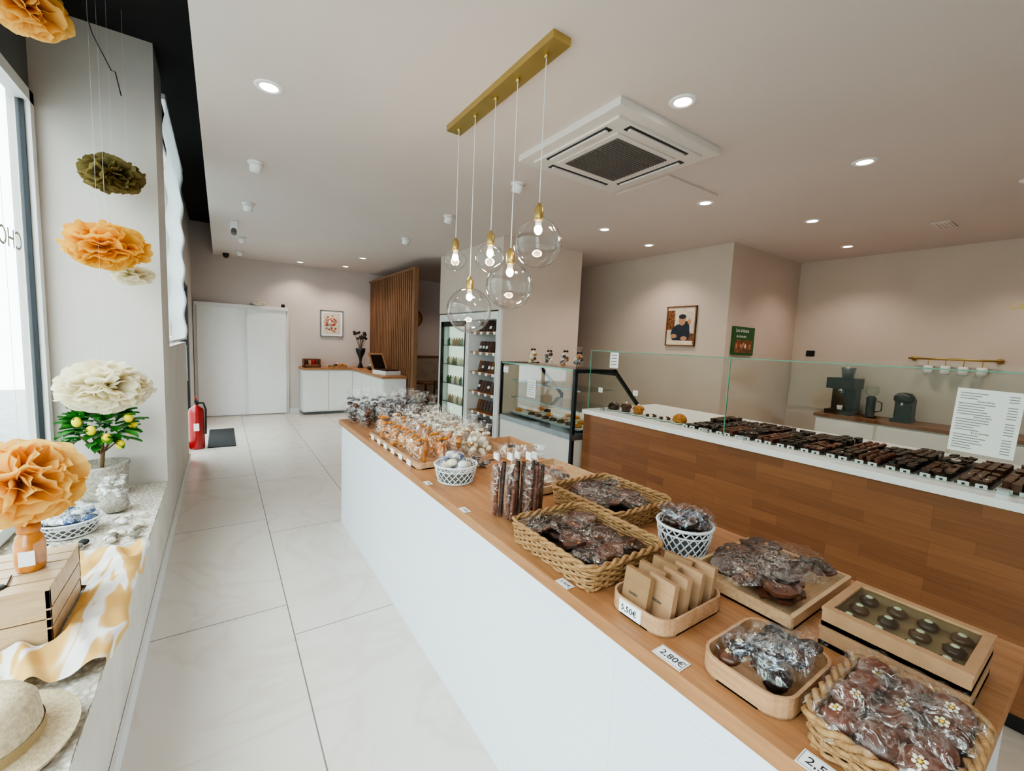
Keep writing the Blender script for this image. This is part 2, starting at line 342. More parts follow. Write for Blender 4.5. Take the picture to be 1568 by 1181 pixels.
# far sliding door
b=B('door_1'); b.box(-0.41,1.13,9.71,9.748,0,2.13,'trim_white'); b.box(-0.36,0.40,9.68,9.71,0.02,2.06,'white_gloss'); b.box(0.40,1.08,9.665,9.708,0.02,2.06,'white_gloss')
b.box(-0.40,1.12,9.64,9.71,2.06,2.13,'trim_white'); b.box(0.385,0.415,9.65,9.67,0.02,2.06,'trim_white'); b.done(0.004)
b=B('decorative_bowl'); b.lathe([(0.04,0),(0.1,0.03),(0.13,0.07),(0.12,0.07),(0.05,0.02)],(0.62,9.68,2.13),'shell',16); b.done()
simple('emergency_light',[(1.0,1.06,9.66,9.7,2.13,2.19,'black_plastic')])
b=B('ceiling_security_camera'); b.lathe([(0.05,0.0),(0.05,-0.03),(0.035,-0.07),(0.001,-0.085)],(0.1,9.4,3.0),'black_plastic',16); b.done()
# ------------------------------------------------------------------ ceiling fixtures
def kid(ch,pa):
    ch.parent=pa; ch.location=Vector(ch.location)-Vector(pa.location)
def spot(name,loc,watt,col=(1,0.85,0.71),ang=125,pa=None,rad=0.05):
    l=bpy.data.lights.new(name,'SPOT'); l.energy=watt; l.color=col; l.spot_size=math.radians(ang); l.spot_blend=0.7; l.shadow_soft_size=rad
    o=bpy.data.objects.new(name,l); o.location=loc; sc.collection.objects.link(o)
    if pa: kid(o,pa)
    return o
for x,y,w in ((0.25,2.93,8),(2.15,1.59,20),(3.77,1.25,27),(3.75,2.44,27),(5.02,2.05,27),(3.75,3.71,27),(4.73,3.85,32),(6.45,2.21,27),(1.29,9.3,26),(2.08,9.1,36),(2.1,7.9,26),(5.0,0.6,27),(6.4,0.6,27),(4.2,8.5,24)):
    b=B('recessed_downlight'); b.lathe([(0.045,-0.001),(0.05,-0.006),(0.07,-0.006),(0.075,0)],(x,y,3.0),'white_paint',24,cap=False); b.lathe([(0.001,-0.003),(0.046,-0.003)],(x,y,3.0),'lamp_disc',24,cap=False)
    o=b.done(); spot('lamp',(x,y,2.985),w,pa=o)
for x,y in ((0.26,4.23),(0.27,5.6),(0.28,7.6),(0.29,8.9),(2.12,4.5),(2.14,5.9),(2.15,3.2)):
    b=B('ceiling_spotlight'); b.lathe([(0.06,0),(0.06,-0.012),(0.02,-0.014),(0.02,-0.03)],(x,y,3.0),'white_paint',20)
    T=Matrix.Translation((x,y,2.965))@Matrix.Rotation(0.5,4,'X'); b.lathe([(0.04,0.03),(0.045,0.02),(0.045,-0.04),(0.036,-0.04),(0.03,-0.02)],(0,0,0),'white_paint',20,T); b.lathe([(0.001,-0.03),(0.034,-0.03)],(0,0,0),'frame_grey',16,T,cap=False)
    b.done()
b=B('ceiling_projector'); b.box(0.12,0.2,6.6,6.68,2.9,3.0,'white_paint'); b.cyl((0.16,6.62,2.9),(0.16,6.58,2.84),0.03,'grille'); b.done(0.003)
b=B('ceiling_vent_grille'); b.box(5.9,6.2,1.2,1.35,2.99,3.0,'ceiling_paint'); [b.box(5.92,6.18,1.22+0.03*k,1.235+0.03*k,2.985,2.991,'ac_white') for k in range(4)]; b.done()
# AC cassette
b=B('ceiling_air_conditioner'); X0,X1,Y0,Y1=1.84,2.82,1.76,2.74
pr=[(X0,Y0),(X1,Y0),(X1,Y1),(X0,Y1)]
b.ring(pr,0.12,2.955,3.0,'ac_white')
b.box(X0+0.08,X1-0.08,Y0+0.08,Y1-0.08,2.94,2.96,'ac_white')
cx,cy=(X0+X1)/2,(Y0+Y1)/2
for k in range(4):
    T=Matrix.Translation((cx,cy,0))@Matrix.Rotation(k*math.pi/2,4,'Z')
    b.box(-0.29,0.29,0.335,0.39,2.936,2.941,'black_plastic',T); b.box(-0.27,0.27,0.35,0.375,2.925,2.937,'ac_white',T)
b.box(cx-0.29,cx+0.29,cy-0.29,cy+0.29,2.932,2.942,'ac_white'); b.box(cx-0.25,cx+0.25,cy-0.25,cy+0.25,2.928,2.933,'grille')
for k in range(24): b.box(cx-0.25,cx+0.25,cy-0.245+0.0205*k,cy-0.241+0.0205*k,2.922,2.929,'grille')
b.done(0.004)
simple('trim_ceiling_hatch',[(2.95,3.63,2.25,2.8,2.985,3.0,'ceiling_paint')],0.003)
# pendant
b=B('pendant_light_cluster'); b.box(1.23,1.33,1.60,2.68,2.965,3.0,'brass')
PL=[]
for y,z,r in ((2.60,2.15,0.07),(2.387,1.813,0.138),(2.156,2.10,0.082),(1.943,1.927,0.125),(1.71,2.11,0.118)):
    zt=z+r; b.tube([(1.28,y,2.97),(1.28,y,zt+0.05)],0.0025,'wire_white')
    b.lathe([(0.012,0),(0.012,0.02)],(1.28,y,2.95),'brass',12)
    b.lathe([(0.019,-0.01),(0.022,0.0),(0.022,0.05),(0.016,0.055),(0.006,0.075)],(1.28,y,zt-0.005),'brass',16)
    n=14; b.lathe([(max(0.016,r*math.sin(math.pi*(0.04+0.96*k/n))),r*math.cos(math.pi*(0.04+0.96*k/n))) for k in range(n+1)],(1.28,y,z),'globe_glass',32,cap=False)
    b.lathe([(0.014,0),(0.016,-0.03),(0.012,-0.035)],(1.28,y,zt-0.005),'white_paint',12)
    bz=zt-0.055; b.ball((1.28,y,bz),(0.02,0.02,0.024),'bulb',12,8); PL.append((1.28,y,bz))
po=b.done()
for p_ in PL:
    l=bpy.data.lights.new('bulb_light','POINT'); l.energy=3; l.color=(1,0.85,0.65); l.shadow_soft_size=0.03; o=bpy.data.objects.new('bulb_light',l); o.location=p_; sc.collection.objects.link(o); kid(o,po)
# ------------------------------------------------------------------ far corner furniture
b=B('corner_sideboard'); 
b.box(1.34,2.71,9.37,9.74,0.06,0.92,'white_paint'); b.box(2.31,2.71,7.3,9.37,0.06,0.92,'white_paint'); b.box(1.36,2.7,9.4,9.74,0,0.06,'frame_grey'); b.box(2.34,2.7,7.34,9.4,0,0.06,'frame_grey')
for x in (1.35,1.83): b.box(x,x+0.46,9.352,9.37,0.09,0.90,'white_gloss')
for y in (7.32,8.0,8.68): b.box(2.292,2.31,y,y+0.66,0.09,0.90,'white_gloss')
b.box(1.31,2.715,9.33,9.745,0.92,0.96,'oak_top'); b.box(2.27,2.715,7.26,9.33,0.92,0.96,'oak_top'); b.done(0.003)
b=B('slatted_partition')
for k in range(26): b.box(2.725,2.765,7.10+0.1*k,7.145+0.1*k,0.02,2.83,'slat_wood')
b.box(2.72,2.77,7.05,9.74,2.80,2.84,'slat_wood'); b.box(2.72,2.77,7.05,9.74,0,0.04,'slat_wood'); b.box(2.76,2.78,7.05,9.74,0.02,2.82,'slat_wood'); b.box(2.718,2.79,7.02,7.08,0,2.84,'slat_wood'); b.done()
def frame(b,T,w,h,frame='walnut'):
    b.box(-w/2,w/2,-h/2,h/2,0.001,0.015,'paper',T)
    for a in ((-w/2,w/2,-h/2,-h/2+0.015),(-w/2,w/2,h/2-0.015,h/2),(-w/2,-w/2+0.015,-h/2,h/2),(w/2-0.015,w/2,-h/2,h/2)): b.box(*a,0.0,0.028,frame,T)
b=B('framed_picture'); T=at(1.955,9.748,1.87,TYV); frame(b,T,.45,.55,'grey_metal'); b.box(-.17,.17,-.22,.22,.015,.0154,'beige_print',T)
for k in range(60):
    a=k*.39; q=.14*math.sqrt(R.random()); b.disc(q*math.cos(a),1.25*q*math.sin(a),.022,.02,.0155+.0001*k,R.choice(['red_print','teal_print','skin_print','red_print','cream']),T,10)
b.done()
b=B('framed_picture'); T=at(5.318,3.67,1.965,TXV); frame(b,T,.46,.55,'walnut')
b.box(-.215,.215,-.26,.26,.015,.016,'beige_print',T); b.box(-.215,-.1,-.05,.22,.016,.0165,'poster_brown',T); b.box(.08,.215,-.24,-.1,.016,.0165,'poster_brown',T)
b.disc(0.0,-.11,.15,.14,.017,'navy_print',T); b.disc(.09,-.05,.05,.12,.0172,'navy_print',T); b.box(-.2,.2,-.26,-.2,.0174,.0176,'cream',T)
b.disc(.02,.08,.055,.072,.0176,'skin_print',T); b.disc(.02,.13,.058,.034,.0178,'ink',T); b.disc(.13,.06,.028,.035,.018,'skin_print',T); b.disc(-.1,-.14,.05,.03,.0182,'skin_print',T); b.disc(.06,-.17,.05,.03,.0183,'skin_print',T); b.done()
b=B('green_poster'); b.box(5.45,5.98,2.995,3.021,1.60,1.97,'poster_green'); b.box(5.5,5.93,2.993,2.995,1.63,1.80,'poster_brown'); b.text('Les artisans',0.07,at(5.5,2.993,1.90,TYV),'paper'); b.text('du chocolat',0.05,at(5.53,2.993,1.83,TYV),'paper')
for k in range(7): b.disc(5.54+.055*k,1.72+.02*(k%2),.022,.03,0,R.choice(['skin_print','cream','red_print']),Matrix(((1,0,0,0),(0,0,-1,2.992),(0,1,0,0),(0,0,0,1))),10)
b.done()
b=B('wall_clock'); T=at(3.78,9.748,2.11,TYV); b.lathe([(0.19,0),(0.2,0.03),(0.17,0.035),(0.165,0.02)],(0,0,0),'walnut',28,T); b.lathe([(0.001,0.022),(0.166,0.022)],(0,0,0),'kraft',28,T,cap=False); b.done()
b=B('wooden_gift_crate'); b.box(1.36,1.68,9.42,9.6,0.96,0.975,'walnut'); 
for q in ((1.36,1.38,9.42,9.6),(1.66,1.68,9.42,9.6),(1.36,1.68,9.58,9.6)): b.box(*q,0.96,1.13,'walnut')
b.box(1.36,1.68,9.42,9.435,0.96,1.02,'walnut')
for k in range(4): b.box(1.39+0.066*k,1.44+0.066*k,9.45,9.56,0.975,1.10,('choc','kraft','red','choc_milk')[k])
b.done()
b=B('wicker_tray_of_sweets'); b.ring(rrect(1.85,2.2,9.42,9.62,0.04),0.01,0.96,1.0,'wicker'); b.box(1.86,2.19,9.43,9.61,0.96,0.965,'wicker')
for k in range(14): b.ball((1.9+R.random()*0.26,9.46+R.random()*0.12,0.99+R.random()*0.04),(0.035,0.025,0.02),R.choice(['cookie','cellophane_light','choc','cream']),8,5)
b.done()
b=B('black_vase_with_dried_flowers'); c=(2.45,9.35,0.96); b.lathe([(0.05,0),(0.06,0.01),(0.02,0.12),(0.03,0.2),(0.09,0.34),(0.1,0.42),(0.09,0.42),(0.02,0.22)],c,'black_plastic',20)
for k in range(22):
    a=R.random()*6.28; r=R.random()*0.14; z=0.6+R.random()*0.16; b.tube([(c[0],c[1],c[2]+0.35),(c[0]+r*math.cos(a),c[1]+r*math.sin(a),c[2]+z)],0.003,'bark',4); b.ball((c[0]+r*math.cos(a),c[1]+r*math.sin(a),c[2]+z),0.03,'choc_black',7,5)
b.done()
b=B('open_gift_box'); T=Matrix.Translation((2.5,7.75,0.96))@Matrix.Rotation(0.3,4,'Z'); b.box(-0.16,0.16,-0.2,0.2,0,0.07,'white_paint',T); b.box(-0.13,0.13,-0.17,0.17,0.07,0.09,'choc',T)
b.box(-0.16,0.16,-0.01,0.01,0,0.36,'kraft',T@Matrix.Translation((0,0.2,0.05))@Matrix.Rotation(-0.5,4,'X')); b.box(-0.12,0.12,-0.015,-0.01,0.04,0.32,'choc_black',T@Matrix.Translation((0,0.2,0.05))@Matrix.Rotation(-0.5,4,'X')); b.done()
b=B('gift_bag_pile')
for k in range(6): h_=0.05+R.random()*0.04; b.ball((2.45+R.random()*0.15,8.35+0.12*k,.961+h_),(0.07,0.06,h_),R.choice(['cellophane_blue','fabric_white','choc_black']),8,6)
b.done()
b=B('bistro_table'); c=(3.5,8.3,0); b.lathe([(0.2,0),(0.2,0.015),(0.03,0.03),(0.025,0.70),(0.08,0.72),(0.3,0.725),(0.3,0.75)],c,'walnut',28); b.done()
b=B('cafe_chair'); x,y=3.35,7.55
b.box(x,x+0.4,y,y+0.4,0.44,0.47,'walnut')
for dx,dy in ((0.02,0.02),(0.38,0.02),(0.02,0.38),(0.38,0.38)): b.cyl((x+dx,y+dy,0),(x+dx,y+dy,0.45 if dy>0.1 else 0.85),0.014,'black_plastic')
b.box(x,x+0.4,y+0.01,y+0.03,0.68,0.85,'walnut'); b.done()
b=B('fire_extinguisher'); c=(-0.295,7.15,0.0); b.lathe([(0.08,0),(0.088,0.015),(0.09,0.03),(0.09,0.50),(0.08,0.55),(0.03,0.59),(0.022,0.61)],c,'red',24)
b.lathe([(0.022,0.60),(0.025,0.65)],c,'black_plastic',12); b.box(c[0]-0.015,c[0]+0.015,c[1]-0.1,c[1]+0.03,c[2]+0.65,c[2]+0.67,'black_plastic'); b.box(c[0]-0.012,c[0]+0.012,c[1]-0.09,c[1]+0.02,c[2]+0.69,c[2]+0.71,'red')
b.tube([(c[0],c[1]-0.02,c[2]+0.63),(c[0]+0.08,c[1]-0.03,c[2]+0.63),(c[0]+0.105,c[1]-0.03,c[2]+0.54),(c[0]+0.1,c[1]-0.03,c[2]+0.2)],0.012,'black_plastic',8); b.box(c[0]-0.03,c[0]+0.03,c[1]-0.092,c[1]-0.08,c[2]+0.26,c[2]+0.36,'paper')
b.done()
simple('entrance_mat',[(-0.18,0.15,7.1,8.4,0,0.012,'mat_black')])
# fridge + product shelves
b=B('glass_door_refrigerator'); b.box(3.2,3.54,5.72,6.7,0.0,2.04,'white_gloss'); b.box(3.05,3.2,5.72,6.7,1.93,2.04,'white_paint'); b.box(3.05,3.2,5.72,6.7,0,0.12,'white_paint'); b.box(3.05,3.2,5.72,5.76,0.12,1.93,'white_paint'); b.box(3.05,3.2,6.66,6.7,0.12,1.93,'white_paint')
b.box(3.195,3.205,5.8,6.62,0.2,1.86,'fridge_glow')
for q in ((5.76,6.66,1.85,1.93),(5.76,6.66,0.12,0.2),(5.76,5.82,0.12,1.93),(6.6,6.66,0.12,1.93)): b.box(3.06,3.09,*q,'black_plastic')
b.box(3.07,3.08,5.8,6.62,0.18,1.87,'clear_glass')
for k in range(5):
    z=0.3+0.31*k; b.box(3.09,3.2,5.82,6.6,z,z+0.012,'steel')
    for j in range(8): b.lathe([(0.028,0),(0.03,0.08),(0.012,0.10),(0.012,0.12)],(3.15,5.88+0.092*j,z+0.012),R.choice(['fabric_white','cream','shell','paper','kraft','teal_print','poster_green']),10)
b.done()
b=B('product_shelf_unit'); b.box(3.5,3.55,4.87,5.71,0,2.04,'white_paint'); b.box(3.05,3.5,4.87,4.9,0,2.04,'white_paint'); b.box(3.05,3.5,5.66,5.71,0,2.04,'white_paint'); b.box(3.05,3.5,4.9,5.66,1.94,2.04,'white_paint'); b.box(3.05,3.5,4.9,5.66,0,0.12,'white_paint')
for k in range(6):
    z=0.3+0.29*k; b.box(3.08,3.5,4.9,5.66,z,z+0.02,'oak_top')
    for j in range(8):
        T=Matrix.Translation((3.2,4.96+0.09*j,z+0.02))@Matrix.Rotation(0.25,4,'Y'); m_=R.choice(['choc','choc_milk','choc_black','walnut','choc'])
        b.box(0,0.02,-0.038,0.038,0,0.16,m_,T); b.box(-0.002,0,-0.03,0.03,0.05,0.09,'paper' if R.random()<0.4 else m_,T)
    for j in range(4): b.box(3.07,3.08,4.95+0.18*j,5.01+0.18*j,z-0.02,z+0.02,'paper')
b.done()
# ------------------------------------------------------------------ bag helpers
def pillow(b,c,w,d,h,rz,mat,seed,nx=8,ny=7,tilt=(0,0)):
    r=random.Random(seed); T=Matrix.Translation(c)@Matrix.Rotation(rz,4,'Z')@Matrix.Rotation(tilt[0],4,'X')@Matrix.Rotation(tilt[1],4,'Y'); J={}
    def fn(u,v):
        x=u*2-1;y=v*2-1; e=(1-x**4)*(1-y**4)
        return (x*w/2*(1+r.uniform(-.04,.04)),y*d/2*(1+r.uniform(-.04,.04)),h*e**0.6+r.uniform(-.12,.16)*h+(0.25*h if e<0.01 else 0)*r.random())
    b.grid(fn,nx,ny,mat,True,T)
def giftbag(b,x,y,z,w,h,cm,seed,cel='cellophane',rib='ribbon_grey',long=False,n=7):
    r=random.Random(seed)
    for k in range(n):
        a=r.random()*6.28; q=w*0.24*math.sqrt(r.random()); zz=z+h*0.10+h*0.5*(k/n)
        T=Matrix.Rotation(r.random()*3,4,'Z')@Matrix.Rotation(r.uniform(-.9,.9) if not long else r.uniform(-.3,.3),4,'X')
        s_=(w*0.24,w*0.18,w*0.15) if not long else (w*0.14,w*0.13,h*0.24)
        if long: zz=z+h*0.25+h*0.15*r.random()
        b.ball((x+q*math.cos(a),y+q*math.sin(a),zz),s_,r.choice(cm),8,5,T)
    b.lathe([(w*.38,0.001),(w*.47,h*.12),(w*.5,h*.35),(w*.40,h*.55),(w*.13,h*.68),(w*.10,h*.71),(w*.26,h*.82),(w*.42,h*.97)],(x,y,z),cel,11,jit=0.16,rnd=r,cap=False,sx=1,sy=0.8)
    b.lathe([(w*.12,h*.67),(w*.15,h*.69),(w*.12,h*.72)],(x,y,z),rib,10,cap=False)
    for s_ in (-1,1): b.ball((x+s_*w*.16,y-w*.1,z+h*.7),(w*.14,w*.05,w*.09),rib,8,5,Matrix.Rotation(s_*0.4,4,'Y'))
def slab(b,c,r_,mat,seed,th=0.009):
    r=random.Random(seed); n=7; path=[(r_*r.uniform(.75,1.1)*math.cos(2*math.pi*k/n),r_*r.uniform(.7,1.1)*math.sin(2*math.pi*k/n)) for k in range(n)]
    T=Matrix.Translation(c)@Matrix.Rotation(r.random()*6,4,'Z')@Matrix.Rotation(r.uniform(-.35,.35),4,'X'); b.prism(path,-th/2,th/2,mat,T)
    for k in range(3): b.ball((0,0,0),(r_*.16,r_*.1,r_*.08),'caramel' if r.random()<.15 else 'choc_milk',6,4,T@Matrix.Translation((r.uniform(-.5,.5)*r_,r.uniform(-.5,.5)*r_,th/2)))
def wicker(b,x0,x1,y0,y1,z0,h,mat='wicker',seed=0):
    rows=max(4,int(h/0.0095)); P=resample(rrect(x0,x1,y0,y1,0.03),150 if (y1-y0)>0.3 else 120); n=len(P); out=offset(P,1.0)
    N=[(out[i][0]-P[i][0],out[i][1]-P[i][1]) for i in range(n)]
    for k in range(rows):
        z=z0+0.007+h*k/rows; fl=0.012*k/rows
        b.tube([(P[i][0]+N[i][0]*(fl+0.0035*math.sin(i*math.pi/3+k*math.pi)),P[i][1]+N[i][1]*(fl+0.0035*math.sin(i*math.pi/3+k*math.pi)),z+0.0015*math.sin(i*1.3+k)) for i in range(n)],0.0052,mat,5,True)
    for i in range(0,n,6): b.tube([(P[i][0],P[i][1],z0+.001),(P[i][0]+N[i][0]*.012,P[i][1]+N[i][1]*.012,z0+h)],0.004,mat,5)
    for ph in (0,math.pi): b.tube([(P[i][0]+N[i][0]*(.012+.006*math.cos(i*.7+ph)),P[i][1]+N[i][1]*(.012+.006*math.cos(i*.7+ph)),z0+h+.006*math.sin(i*.7+ph)) for i in range(n)],0.0065,mat,5,True)
    b.box(x0+.004,x1-.004,y0+.004,y1-.004,z0,z0+.006,mat)
def wirebowl(b,c,rt,rb,h,mat='wire_white',n=20,liner='grille'):
    for s_ in (1,-1):
        for k in range(n):
            pts=[]
            for j in range(6):
                t=j/5; a=2*math.pi*k/n+s_*t*0.8; r_=rb+(rt-rb)*t**0.8; pts.append((c[0]+r_*math.cos(a),c[1]+r_*math.sin(a),c[2]+h*t+.003))
            b.tube(pts,0.0026,mat,4)
    for t,rr in ((0,.004),(0.72,.003),(1,.0055)):
        r_=rb+(rt-rb)*t**.8; b.tube([(c[0]+r_*math.cos(2*math.pi*k/40),c[1]+r_*math.sin(2*math.pi*k/40),c[2]+h*t+.004) for k in range(40)],rr,mat,6,True)
    b.lathe([(0.001,.003),(rb,.003)],c,mat,24,cap=False)
    b.lathe([(rb*.93,.006),(rb+(rt-rb)*.45-.008,h*.4),(rt-.012,h*.8)],c,liner,24,cap=False)
def tag(b,y,txt,x=0.833,w=0.07,d=0.035,z=0.908,rz=0.0):
    T=Matrix.Translation((x,y,z))@Matrix.Rotation(rz,4,'Z')
    b.box(0,d,-w/2,w/2,0,0.0015,'paper',T)
    b.box(0.002,d-0.002,-w/2+.002,w/2-.002,0.0015,0.0018,'ink_grey',T); b.box(0.0035,d-0.0035,-w/2+.0035,w/2-.0035,0.0016,0.0021,'paper',T)
    b.text(txt,d*0.62,T@Matrix.Translation((d*.28,w*.36,0.0022))@TXF,'ink')
# ------------------------------------------------------------------ display island
ZC=0.907
b=B('display_island_counter'); b.box(0.845,1.66,0.105,3.80,0,ZC-0.04,'counter_tile'); b.box(0.825,1.68,0.085,3.82,ZC-0.04,ZC,'oak_top'); b.done(0.002)
ZC=0.908
b=B('gift_bags_of_chocolates')
k=0
for x in (0.93,1.06,1.19,1.32,1.45):
    for y in (3.38,3.51,3.64,3.76):
        k+=1; giftbag(b,x+R.uniform(-.02,.02)+(3.6-y)*.1,y+R.uniform(-.02,.02),ZC,0.125,0.25+R.random()*.03,['choc','choc_milk','choc'],k,rib='ribbon_grey')
b.done()
b=B('wooden_tray_of_bagged_biscuits'); P=rrect(0.875,1.42,2.16,3.10,0.03); b.ring(P,0.012,ZC,ZC+0.035,'oak_light_y'); b.prism(P,ZC,ZC+0.006,'oak_light_y')
for i,x in enumerate((0.94,1.05,1.16,1.27,1.36)):
    for j in range(8):
        k+=1; y=2.24+0.112*j+R.uniform(-.015,.015)
        giftbag(b,x+R.uniform(-.01,.01),y,ZC+0.006,0.11,0.2+R.random()*.03,['cookie','caramel','cookie'] if i<3 else ['cream','cookie','white_choc'],k,cel='cellophane' if i<3 else 'cellophane_light',rib='white_choc' if i>1 else 'caramel',long=(i<2 and j<4),n=7)
for j in range(6): b.box(0.868,0.872,2.25+.14*j,2.31+.14*j,ZC,ZC+.03,'paper')
b.done()
def candybowl(name,x,y,r,h,mats,cel,seed,n=10,liner='grille'):
    b=B(name); wirebowl(b,(x,y,ZC),r,r*.8,h,liner=liner); r_=random.Random(seed)
    for k in range(n):
        a=r_.random()*6.28; q=r*.65*math.sqrt(r_.random()); z=ZC+h*.85+r_.random()*.055
        b.ball((x+q*math.cos(a),y+q*math.sin(a),z),(.03,.024,.018),r_.choice(mats),8,5)
        pillow(b,(x+q*math.cos(a),y+q*math.sin(a),z),.09,.065,.03,r_.random()*3,cel,seed*50+k,6,5,(r_.uniform(-.6,.6),r_.uniform(-.6,.6)))
    b.lathe([(.001,h*.8),(r*.85,h*.75)],(x,y,ZC),mats[0],20,cap=False)
    b.done()
candybowl('wire_bowl_of_wrapped_sweets',0.985,1.92,0.108,0.085,['fabric_white','cream','fabric_white','blue_pack'],'cellophane_blue',1,16)
candybowl('wire_bowl_of_wrapped_sweets',1.37,0.865,0.095,0.095,['choc_black','choc','choc','choc','choc_milk'],'cellophane_blue',2,20,'frame_grey')
b=B('small_wooden_box'); b.ring([(1.45,2.12),(1.66,2.12),(1.66,2.42),(1.45,2.42)],0.012,ZC,ZC+0.07,'oak_light_y'); b.box(1.46,1.65,2.13,2.41,ZC,ZC+.01,'oak_light_y')
for k in range(8): pillow(b,(1.5+R.random()*.1,2.2+R.random()*.14,ZC+.02+R.random()*.03),.09,.08,.03,R.random()*3,'cellophane',900+k)
b.done()
b=B('bagged_chocolate_pieces')
for k in range(6):
    x=1.2+R.uniform(-.06,.06); y=2.03+R.uniform(-.06,.06); slab(b,(x,y,ZC+.014+.01*k),.03,'choc',30+k); pillow(b,(x,y,ZC+.016+.01*k),.1,.08,.02,R.random()*3,'cellophane',40+k)
b.done()
b=B('tall_bags_of_chocolate_sticks')
for k,(x,y) in enumerate(((0.94,1.44),(0.96,1.37),(1.0,1.30),(1.03,1.42),(1.06,1.34))):
    h=.265+.015*(k%3)
    for j in range(4):
        a=j*1.57+k; b.tube([(x+.017*math.cos(a),y+.017*math.sin(a),ZC+.005),(x+.017*math.cos(a+.5)+.004,y+.017*math.sin(a+.4),ZC+h*(.74+.04*j))],.0095,('choc_red','choc_milk','choc_red','choc')[j],7)
    b.lathe([(.028,.001),(.034,.02),(.036,h*.5),(.030,h*.8),(.014,h*.88),(.026,h*.97),(.034,h*1.08)],(x,y,ZC),'cellophane',12,jit=.1,rnd=random.Random(k),cap=False,sx=1.1,sy=.85)
    b.box(x-.022,x-.014,y-.016,y+.016,ZC+h*.90,ZC+h*1.0,'fabric_white')
b.done()
b=B('wooden_tray_of_flat_bags'); P=rrect(1.22,1.64,1.53,1.92,.01,2); b.ring(P,.012,ZC,ZC+.04,'oak_light'); b.prism(P,ZC,ZC+.006,'oak_light')
for k in range(16):
    x=1.28+R.random()*.3;y=1.6+R.random()*.26; b.ball((x,y,ZC+.03+R.random()*.02),(.035,.025,.014),R.choice(['cookie','choc','caramel','white_choc']),8,5); pillow(b,(x,y,ZC+.03+R.random()*.02),.12,.09,.025,R.random()*3,'cellophane_light',60+k)
b.done()
def barkbasket(name,x0,x1,y0,y1,h,seed,n):
    b=B(name); wicker(b,x0,x1,y0,y1,ZC,h); r=random.Random(seed)
    b.box(x0+.012,x1-.012,y0+.012,y1-.012,ZC+.006,ZC+h*.45,'choc_black')
    for k in range(n):
        x=x0+.05+r.random()*(x1-x0-.10); y=y0+.05+r.random()*(y1-y0-.10); z=ZC+h*.55+.03*r.random()
        slab(b,(x,y,z),.046,r.choice(['choc','choc_black','choc_milk','choc']),seed*100+k); 
        if k%2==0: pillow(b,(x,y,z+.003),.12,.10,.014,r.random()*3,'cellophane',seed*200+k,7,6,(r.uniform(-.25,.25),r.uniform(-.25,.25)))
    b.done()
barkbasket('wicker_basket_of_chocolate_bark',1.25,1.585,1.08,1.46,.075,3,40)
barkbasket('wicker_basket_of_chocolate_bark',0.868,1.19,0.83,1.22,.078,4,42)
# kraft sachet tray
b=B('bentwood_tray_of_kraft_sachets'); P=rrect(.882,1.16,.585,.775,.05); b.ring(P,.006,ZC,ZC+.045,'oak_light_y'); b.prism(P,ZC,ZC+.004,'oak_light_y')
for k in range(8):
    x=.915+.029*k; y=.705-(k%2)*.055
    T=Matrix.Translation((x,y,ZC+.008))@Matrix.Rotation(.15,4,'Y')@Matrix.Rotation(R.uniform(-.15,.15),4,'Z')
    b.box(-.009,.009,-.042,.042,0,.105,'kraft' if k%2 else 'kraft_dark',T); b.box(-.0095,-.009,-.042,.042,.075,.0755,'kraft_dark',T); b.text('cacao',.013,T@Matrix.Translation((-.0095,.02,.04))@TXV,'ink')
b.box(.876,.8815,.655,.725,ZC+.008,ZC+.043,'paper'); b.text('5,50€',.022,at(.8755,.718,ZC+.018,TXV),'ink'); b.done()
b=B('wooden_tray_of_large_chocolate_bag'); P=rrect(1.21,1.62,.44,.755,.01,2); b.ring(P,.012,ZC,ZC+.035,'oak_light'); b.prism(P,ZC,ZC+.006,'oak_light')
for k in range(40):
    x=1.265+R.random()*.31;y=.49+R.random()*.22; slab(b,(x,y,ZC+.03+.035*R.random()),.042,R.choice(['choc','choc_milk','choc_black']),500+k)
for k in range(4): pillow(b,(1.32+.065*k,.54+.1*R.random(),ZC+.055),.2,.19,.035,R.random()*3,'cellophane',70+k,12,10)
b.done()
def daisy(b,x,y,z,r,seed,cm=('choc','choc_milk','choc_black')):
    r_=random.Random(seed); T=Matrix.Rotation(r_.uniform(-.4,.4),4,'X')@Matrix.Rotation(r_.uniform(-.6,.2),4,'Y'); b.ball((x,y,z),(r,r*.9,r*.5),r_.choice(cm),12,7,T)
    TT=Matrix.Translation((x,y,z))@T
    if r_.random()<.45: return
    for k in range(6):
        a=k*math.pi/3; b.ball((0,0,0),(r*.1,r*.1,r*.06),'white_choc',6,4,TT@Matrix.Translation((r*.2*math.cos(a),r*.2*math.sin(a),r*.5)))
    b.ball((0,0,0),(r*.1,r*.1,r*.08),'yellow_dot',6,4,TT@Matrix.Translation((0,0,r*.52)))
b=B('bentwood_tray_of_bagged_chocolates'); P=rrect(.88,1.13,.312,.50,.05); b.ring(P,.007,ZC,ZC+.045,'oak_light_y'); b.prism(P,ZC,ZC+.004,'oak_light_y')
for k in range(18):
    x=.925+R.random()*.16;y=.35+R.random()*.11; z=ZC+.03+.045*R.random(); daisy(b,x,y,z,.028,k)
    if k%3: pillow(b,(x,y,z+.005),.085,.075,.03,R.random()*3,'cellophane_blue' if k%2 else 'cellophane',300+k,8,7,(R.uniform(-.6,.6),R.uniform(-.6,.6)))
b.done()
b=B('wicker_basket_of_bagged_chocolates'); wicker(b,.88,1.15,.10,.275,ZC,.06); b.box(.892,1.138,.112,.263,ZC+.006,ZC+.03,'choc_black')
k=0
